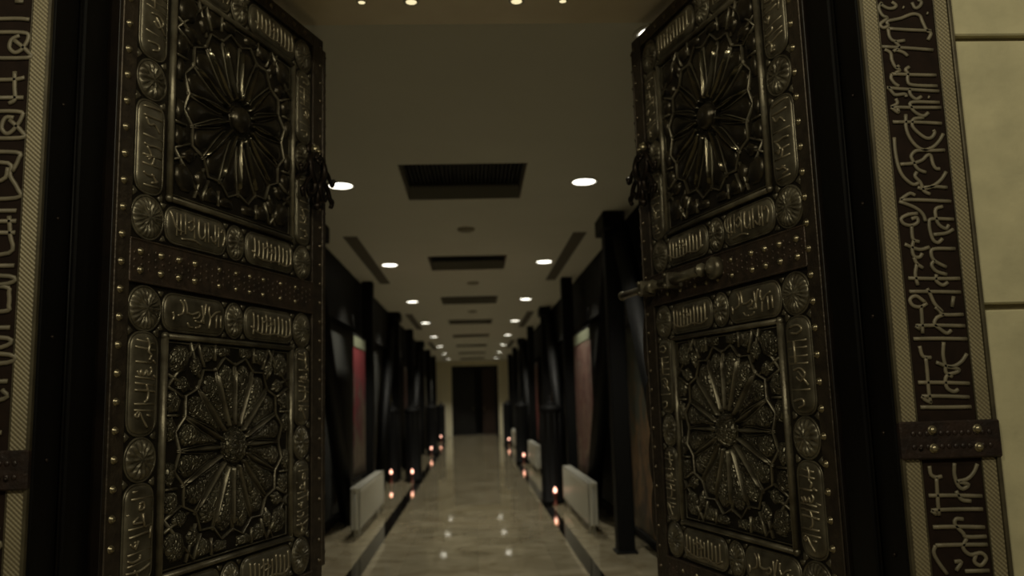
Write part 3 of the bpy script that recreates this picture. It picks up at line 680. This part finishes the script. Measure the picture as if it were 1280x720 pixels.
# round downlights
def downlight():
    t = empty('ceiling_downlight', (0, 0, H))
    b = MB(); b.lathe([(.118, 0), (.118, -.006), (.105, -.008), (.089, -.004), (.089, 0)], 32); b.build('trim_ring', M['trimring'], t)
    b = MB(); b.lathe([(.088, -.001), (.088, -.003), (.0005, -.004)], 32); b.build('lamp_lens', M['lamp'], t)
    return t
proto = downlight(); first = True
rows = [3.62] + [6.24+3.72*k for k in range(8)]
for sgn in (-1, 1):
    for i, y in enumerate(rows):
        o = proto if first else copy_tree(proto); first = False
        o.location = (LX[sgn], y, H)
        tag(o, 'round white recessed ceiling downlight by %s, %s' % (SIDE[sgn], ORD[i]), 'ceiling light', 'round downlights in the corridor ceiling')
        ld = bpy.data.lights.new('downlight_beam', 'SPOT'); ld.energy = SPOT_W*(.2, .56)[i] if i < 2 else SPOT_W; ld.spot_size = math.radians(104); ld.spot_blend = .6; ld.shadow_soft_size = .09; ld.color = (1.0, .95, .80)
        lo = bpy.data.objects.new('downlight_beam', ld); C.objects.link(lo); lo.parent = o; lo.location = (0, 0, -.03)
# glowing discs added to stand for lamp reflections in the polished portal soffit
first = True
for i, (x, r, mm) in enumerate(((-.43, .014, 'lamp_dim'), (-.225, .022, 'lamp_dim'), (.215, .022, 'lamp_dim'), (.41, .014, 'lamp_dim'))):
    t = empty('soffit_spotlight', (x, 3.22, 3.022))
    b = MB(); b.lathe([(r*1.5, 0), (r*1.5, -.004), (r*1.1, -.005), (r*1.05, 0)], 20); b.build('trim_ring', M['trimring'], t)
    b = MB(); b.lathe([(r, -.001), (r, -.004), (.0005, -.006)], 20); b.build('lamp_lens', M[mm], t)
    tag(t, ['tiny warm soffit lamp closest to the lettered leaf side with red banner', 'warm soffit lamp over the doorway, on the red-banner half', 'warm soffit lamp over the doorway, on the brown-banner half', 'tiny warm soffit lamp closest to the leaf with the bolt'][i], 'ceiling light', 'small lamps in the portal soffit')
# recessed air vents
for i, y in enumerate(VENTS):
    t = empty('ceiling_vent', (-.045, y+VL/2, H))
    w, l = .47, VL/2
    b = MB(); b.box(-w, -w+.008, -l, l, 0, .12); b.box(w-.008, w, -l, l, 0, .12); b.box(-w, w, l-.008, l, 0, .12); b.box(-w, w, -l, -l+.008, 0, .12); b.build('vent_frame', M['ventwall'], t)
    b = MB(); b.box(-w, w, -l, l, .17, .18); b.build('vent_backing', M['void'], t)
    b = MB()
    for k in range(30): b.box(-w+.02+.0312*k, -w+.026+.0312*k, -l+.01, l-.01, .10, .165)
    b.build('vent_fins', M['grille'], t)
    tag(t, 'recessed rectangular ceiling air vent with dark fins, ' + ORD[i], 'ceiling vent', 'air vents along the corridor ceiling')
# linear slots
for sgn in (-1, 1):
    for i, y in enumerate((8.2, 15.6, 23.0)):
        x = -1.225 if sgn < 0 else 1.125
        t = empty('linear_diffuser', (x, y+1.65, H))
        b = MB(); b.box(-.07, -.062, -1.62, 1.62, -.006, 0); b.box(.062, .07, -1.62, 1.62, -.006, 0); b.box(-.07, .07, -1.65, -1.62, -.006, 0); b.box(-.07, .07, 1.62, 1.65, -.006, 0); b.build('diffuser_frame', M['slot'], t)
        b = MB(); b.box(-.062, .062, -1.62, 1.62, -.002, 0)
        for k in range(5): b.box(-.05+.025*k-.003, -.05+.025*k+.003, -1.62, 1.62, -.005, -.001)
        b.build('diffuser_slats', M['slot'], t)
        tag(t, 'long dark slot diffuser in the ceiling by %s, %s' % (SIDE[sgn], ORD[i]), 'ceiling vent', 'long slot diffusers in the ceiling')
for i, (x, y) in enumerate(((-.045, 7.92), (.02, 11.6), (0, 15.3))):
    b = MB(); b.lathe([(.085, 0), (.085, -.018), (.05, -.034), (.001, -.036)], 24)
    tag(b.build('smoke_detector', M['detector'], loc=(x, y, H)), 'small round ceiling detector between two air vents, ' + ORD[i], 'smoke detector', 'round detectors on the ceiling')

# steel columns and raking struts
first = True
cy = [7.45, 11.35, 15.0, 18.85, 22.6, 26.3, 30.0]
for sgn in (-1, 1):
    for i, y in enumerate(cy):
        xc = 1.33 if sgn > 0 else -1.45
        if i == 0 and sgn > 0: xc = 1.31
        a = i % 2 == 0
        if sgn < 0 and i == 2: y = 15.35
        t = empty('steel_column', (xc, y, 0))
        b = MB(); b.bevbox(-.075, .075, -.09, .09, 0, H-.002, .01); b.build('post', M['steel'], t)
        b = MB(); b.bevbox(-.095, .095, -.11, .11, 0, .02, .004); b.build('base_plate', M['steel'], t)
        if a and i < 5:
            for d in (1, -1):
                b = MB(); b.tube([(.065*sgn, .10*d+.05, H-.08), (.055*sgn, 2.35*d+.05, .04)], .088, 4); b.build('raking_strut', M['steel'], t)
            b = MB(); b.bevbox(-.10, .10, -.2, .3, H-.16, H-.004, .01); b.build('head_plate', M['steel'], t)
        tag(t, ('black steel column with two raking struts by %s, %s' if a and i < 5 else 'plain black steel column by %s, %s') % (SIDE[sgn], ORD[i]), 'column', 'black steel columns along the corridor')

# panel radiators
def radiator(sgn, y0, y1, x, i):
    t = empty('panel_radiator', (x, (y0+y1)/2, 0)); L = (y1-y0)/2; s = sgn
    def B(b, a0, a1, *r, bev=.004): p, q = sorted((a0*s, a1*s)); b.bevbox(p, q, *r, bev)
    b = MB(); B(b, 0, .014, -L, L, .09, .50)
    n = int(L*2/.07)
    for k in range(n): B(b, -.004, .004, -L+.03+k*.07, -L+.065+k*.07, .12, .47, bev=.003)
    b.build('front_panel', M['rad'], t)
    b = MB(); B(b, .085, .10, -L, L, .09, .50); b.build('back_panel', M['rad'], t)
    b = MB(); B(b, .0, .10, -L, -L+.012, .085, .505); b.build('side_cover', M['rad'], t); b = MB(); B(b, .0, .10, L-.012, L, .085, .505); b.build('side_cover', M['rad'], t)
    b = MB()
    B(b, .0, .012, -L, L, .498, .508, bev=.002); B(b, .09, .10, -L, L, .498, .508, bev=.002)
    for k in range(int(L*2/.03)): B(b, .01, .092, -L+.015+.03*k, -L+.027+.03*k, .499, .505, bev=.001)
    b.build('top_grille', M['radgrille'], t)
    for yy in (-L+.2, L-.2):
        b = MB(); B(b, .03, .07, yy-.02, yy+.02, 0, .10); b.build('foot', M['rad'], t)
    b = MB(); b.tube([(s*.05, -L-.03, .47), (s*.05, -L-.03, .0)], .009, 8); b.tube([(s*.05, -L-.03, .47), (s*.05, -L+.01, .47)], .009, 8); b.build('pipe', M['radgrille'], t)
    b = MB(); b.lathe([(.018, 0), (.018, .05), (.012, .055)], 12, c=(s*.05, -L-.03, .47)); b.build('valve', M['rad'], t)
    tag(t, ['long white panel radiator under the brown banner, its near end by the first strut', 'long white panel radiator under the red-topped banner', 'white panel radiator by the brown-banner wall behind the tall black bollard', 'white panel radiator by the red-banner wall beyond the double bollards', 'farthest white panel radiator by the brown-banner wall'][i], 'radiator', 'white radiators along the walls')
radiator(1, 8.45, 10.85, 1.13, 0); radiator(-1, 8.75, 11.0, -1.21, 1); radiator(1, 15.6, 17.9, 1.13, 2); radiator(-1, 16.1, 18.6, -1.21, 3); radiator(1, 23.0, 25.6, 1.13, 4)

# black bollard-like stands, each with a little glowing candle lamp at its foot
def stand(x, y, s=1.0):
    t = empty('bollard_stand', (x, y, 0))
    b = MB(); b.lathe([(.155*s, 0), (.155*s, .05), (.140*s, .06), (.138*s, 1.20), (.150*s, 1.215), (.150*s, 1.25), (.135*s, 1.27), (.10*s, 1.30)], 28); b.build('body', M['steel'], t)
    b = MB(); b.lathe([(.10*s, 1.298), (.05*s, 1.33), (.02, 1.35), (.028, 1.37), (.02, 1.395), (.002, 1.42)], 20); b.build('finial', M['steel'], t)
    b = MB()
    for k in range(10):
        a = 2*PI*k/10; b.tube([(.139*s*math.cos(a), .139*s*math.sin(a), .08), (.139*s*math.cos(a), .139*s*math.sin(a), 1.19)], .006, 6)
    b.build('rib', M['steel'], t)
    return t
SL = ['tall black bollard stand with finial, nearest along the brown-banner wall', 'black bollard stand standing on the dark strip, nearest along the red-banner wall', 'slimmer black bollard stand tucked to the wall beside its twin', 'second black bollard stand along the brown-banner wall', 'second black bollard stand on the strip by the red-banner wall', 'farthest black bollard stand by the brown-banner wall', 'farthest black bollard stand by the red-banner wall, before the cream wall']
ST = [(1.01, 11.05, 1), (-1.10, 14.8, 1), (-1.47, 14.85, .72), (1.03, 18.2, 1), (-1.15, 22.1, 1), (1.03, 25.9, 1), (-1.2, 29.5, 1)]
def candle(x, y, i):
    t = empty('candle_lamp', (x, y, 0))
    b = MB(); b.lathe([(.030, 0), (.034, .005), (.030, .02), (.014, .03), (.013, .12), (.032, .14), (.036, .150), (.036, .158)], 18); b.build('holder', M['candle'], t)
    b = MB(); b.lathe([(.008, .158), (.021, .170), (.025, .190), (.018, .21), (.007, .23), (.001, .242)], 14); b.build('flame', M['flame'], t)
    tag(t, 'small glowing candle lamp at the foot of the ' + ['nearest bollard by the brown-banner wall', 'nearest bollard by the red-banner wall', 'slim wall-side bollard', 'second bollard by the brown-banner wall', 'second bollard by the red-banner wall', 'farthest bollard by the brown-banner wall', 'farthest bollard by the red-banner wall'][i], 'candle lamp', 'candle lamps at the bollards')
    ld = bpy.data.lights.new('candle_light', 'POINT'); ld.energy = .05; ld.color = (1, .45, .22); ld.shadow_soft_size = .03
    lo = bpy.data.objects.new('candle_light', ld); C.objects.link(lo); lo.parent = t; lo.location = (0, -.06, .21)
for i, (x, y, s) in enumerate(ST):
    tag(stand(x, y, s), SL[i], 'bollard stand', 'black bollard stands')
    candle(x + (.01 if x > 0 else -.01), y-.22, i)

# hanging picture banners
def banner_mat(name, cols, seed):
    m = bpy.data.materials.new(name); m.use_nodes = True; nt = m.node_tree; N = nt.nodes; Lk = nt.links; bs = N['Principled BSDF']
    tc = N.new('ShaderNodeTexCoord'); mp = N.new('ShaderNodeMapping'); mp.inputs['Location'].default_value = (seed*3.1, seed*1.7, seed)
    mp.inputs['Scale'].default_value = (1, 1.6, .9)
    n = N.new('ShaderNodeTexNoise'); n.inputs['Scale'].default_value = 3.6; n.inputs['Detail'].default_value = 6; n.inputs['Distortion'].default_value = .8
    sx = N.new('ShaderNodeSeparateXYZ'); Lk.new(tc.outputs['Object'], sx.inputs[0]); Lk.new(tc.outputs['Object'], mp.inputs[0]); Lk.new(mp.outputs[0], n.inputs['Vector'])
    z = N.new('ShaderNodeMapRange'); z.inputs['From Min'].default_value = .2; z.inputs['From Max'].default_value = 2.3
    Lk.new(sx.outputs['Z'], z.inputs['Value'])
    ad = N.new('ShaderNodeMath'); ad.operation = 'MULTIPLY_ADD'; ad.inputs[1].default_value = 1.9; Lk.new(n.outputs['Fac'], ad.inputs[0])
    s2 = N.new('ShaderNodeMath'); s2.operation = 'SUBTRACT'; s2.inputs[1].default_value = .95; Lk.new(z.outputs['Result'], s2.inputs[0]); Lk.new(s2.outputs[0], ad.inputs[2])
    cr = N.new('ShaderNodeValToRGB'); el = cr.color_ramp.elements
    while len(el) < len(cols): el.new(.5)
    for i, c in enumerate(cols): el[i].position = i/(len(cols)-1); el[i].color = (*c, 1)
    Lk.new(ad.outputs[0], cr.inputs[0]); Lk.new(cr.outputs[0], bs.inputs['Base Color']); bs.inputs['Roughness'].default_value = .5
    return m
BAN = [(-1, 9.75, 10.8, .50, 2.20, [(.10,.07,.05),(.15,.12,.08),(.10,.04,.04),(.17,.025,.03),(.20,.03,.035)], 'hanging banner with a bright red upper part and grey-green heading'),
       (1, 9.45, 11.0, .37, 2.20, [(.05,.02,.015),(.26,.19,.13),(.12,.04,.035),(.20,.13,.10),(.10,.04,.035),(.16,.12,.09)], 'hanging banner of mottled brown and dull red figures above the radiator'),
       (1, 5.4, 7.9, .14, 2.05, [(.09,.07,.05),(.34,.20,.10),(.16,.12,.07),(.09,.10,.08),(.10,.11,.09),(.09,.10,.08)], 'wide greenish-grey picture board with an orange figure low down, beside the first column'),
       (-1, 15.0, 16.1, .5, 2.24, [(.10,.10,.07),(.15,.13,.06),(.18,.16,.04),(.22,.18,.03),(.15,.13,.05)], 'narrow yellow banner beyond the red one'),
       (1, 14.55, 16.0, .4, 2.29, [(.10,.05,.04),(.28,.12,.08),(.36,.24,.16),(.36,.20,.10),(.22,.16,.10)], 'hanging banner of cream and red strips, second after the brown one'),
       (-1, 18.9, 20.4, .5, 2.24, [(.08,.07,.07),(.22,.08,.09),(.14,.09,.09),(.20,.11,.12),(.12,.10,.10)], 'dull pink banner, third along the red-banner wall'),
       (1, 19.3, 21.0, .4, 2.28, [(.10,.03,.03),(.30,.05,.05),(.28,.07,.06),(.16,.06,.05),(.12,.08,.06)], 'dark red banner, third along the brown-banner wall'),
       (-1, 22.8, 24.4, .5, 2.24, [(.10,.10,.10),(.40,.40,.38),(.44,.44,.42),(.34,.34,.32),(.2,.2,.2)], 'pale grey banner, fourth along the red-banner wall'),
       (1, 23.1, 24.8, .4, 2.28, [(.08,.09,.06),(.24,.28,.17),(.30,.34,.22),(.22,.25,.16),(.14,.14,.1)], 'pale green banner, fourth along the brown-banner wall'),
       (-1, 26.6, 28.2, .5, 2.24, [(.10,.09,.08),(.26,.24,.2),(.3,.28,.22),(.2,.2,.16),(.2,.2,.2)], 'small beige banner, farthest along the red-banner wall')]
for i, (sgn, y0, y1, z0, z1, cols, lab) in enumerate(BAN):
    x = (-1.42, 1.36, 1.50, -1.57, 1.46)[i] if i < 5 else (-1.60 if sgn < 0 else 1.50)
    t = empty('picture_banner', (x, (y0+y1)/2, 0)); L = (y1-y0)/2
    # gently waving cloth
    b = MB(); n, mz = 24, 10; vs = []
    for side in (0, 1):
        for a in range(n+1):
            for c in range(mz+1):
                yy = -L+2*L*a/n; zz = z0+(z1-z0)*c/mz
                vs.append((.006*math.sin(a*.9+i)*(1-c/mz*.6)+.006*side*sgn, yy, zz))
    K = (n+1)*(mz+1); fs = []
    for a in range(n):
        for c in range(mz):
            q = a*(mz+1)+c; fs.append((q, q+1, q+mz+2, q+mz+1)); fs.append((K+q, K+q+mz+1, K+q+mz+2, K+q+1))
    for a in range(n): fs.append((a*(mz+1), (a+1)*(mz+1), K+(a+1)*(mz+1), K+a*(mz+1))); q = a*(mz+1)+mz; fs.append((q, K+q, K+q+mz+1, q+mz+1))
    b.add(vs, fs); b.build('cloth', banner_mat('banner_print', cols, i), t)
    for zz in (z0, z1):
        b = MB(); b.tube([(.0, -L-.03, zz), (.0, L+.03, zz)], .014, 8); b.build('rod', M['black'], t)
    if i in (0, 1): b = MB(); b.box(-.008, .008, -L, L, z1-.14, z1-.01); b.build('heading', mat('banner_heading', (.16,.17,.11), .6), t)
    for yy in (-L*.7, L*.7):
        b = MB(); b.tube([(0, yy, z1), (0.03*sgn, yy, 2.45)], .003, 5); b.build('cord', M['black'], t)
    tag(t, lab, 'banner')

# ------------------------------------------------------------------ lobby lamps behind the viewer
for (x, y, z, w, r, sz) in LOBBY:
    ld = bpy.data.lights.new('lobby_lamp', 'SPOT'); ld.energy = w; ld.color = (1.0, .91, .64); ld.shadow_soft_size = r; ld.spot_size = math.radians(sz); ld.spot_blend = .5
    lo = bpy.data.objects.new('lobby_lamp', ld); C.objects.link(lo); lo.location = (x, y, z)
    d = Vector((x*.45, 2.4, .9)) - Vector((x, y, z)); lo.rotation_euler = d.to_track_quat('-Z', 'Y').to_euler()
wd = bpy.data.worlds.new('lobby_ambience'); bpy.context.scene.world = wd; wd.use_nodes = True
bg = wd.node_tree.nodes['Background']; bg.inputs[0].default_value = (1.0, .88, .60, 1); bg.inputs[1].default_value = WORLD

# ------------------------------------------------------------------ camera
cd = bpy.data.cameras.new('camera'); cam = bpy.data.objects.new('camera', cd); C.objects.link(cam)
cd.sensor_width = 36; cd.lens = 28.678; cd.clip_start = .05; cd.clip_end = 100
r_ = Vector((.99852677, -.0455046, -.02955711)); u_ = Vector((.02301129, -.13818905, .99013851)); w_ = Vector((.04914032, .98935995, .13693834))
mt = Matrix(((r_.x, u_.x, -w_.x, 0), (r_.y, u_.y, -w_.y, 0), (r_.z, u_.z, -w_.z, 1.36), (0, 0, 0, 1)))
cam.matrix_world = mt
cd.dof.use_dof = True; cd.dof.focus_distance = 2.35; cd.dof.aperture_fstop = 2.2
bpy.context.scene.camera = cam
vs_ = bpy.context.scene.view_settings
vs_.view_transform = 'Standard'; vs_.look = 'None'; vs_.gamma = 1; vs_.exposure = 0; vs_.use_curve_mapping = False
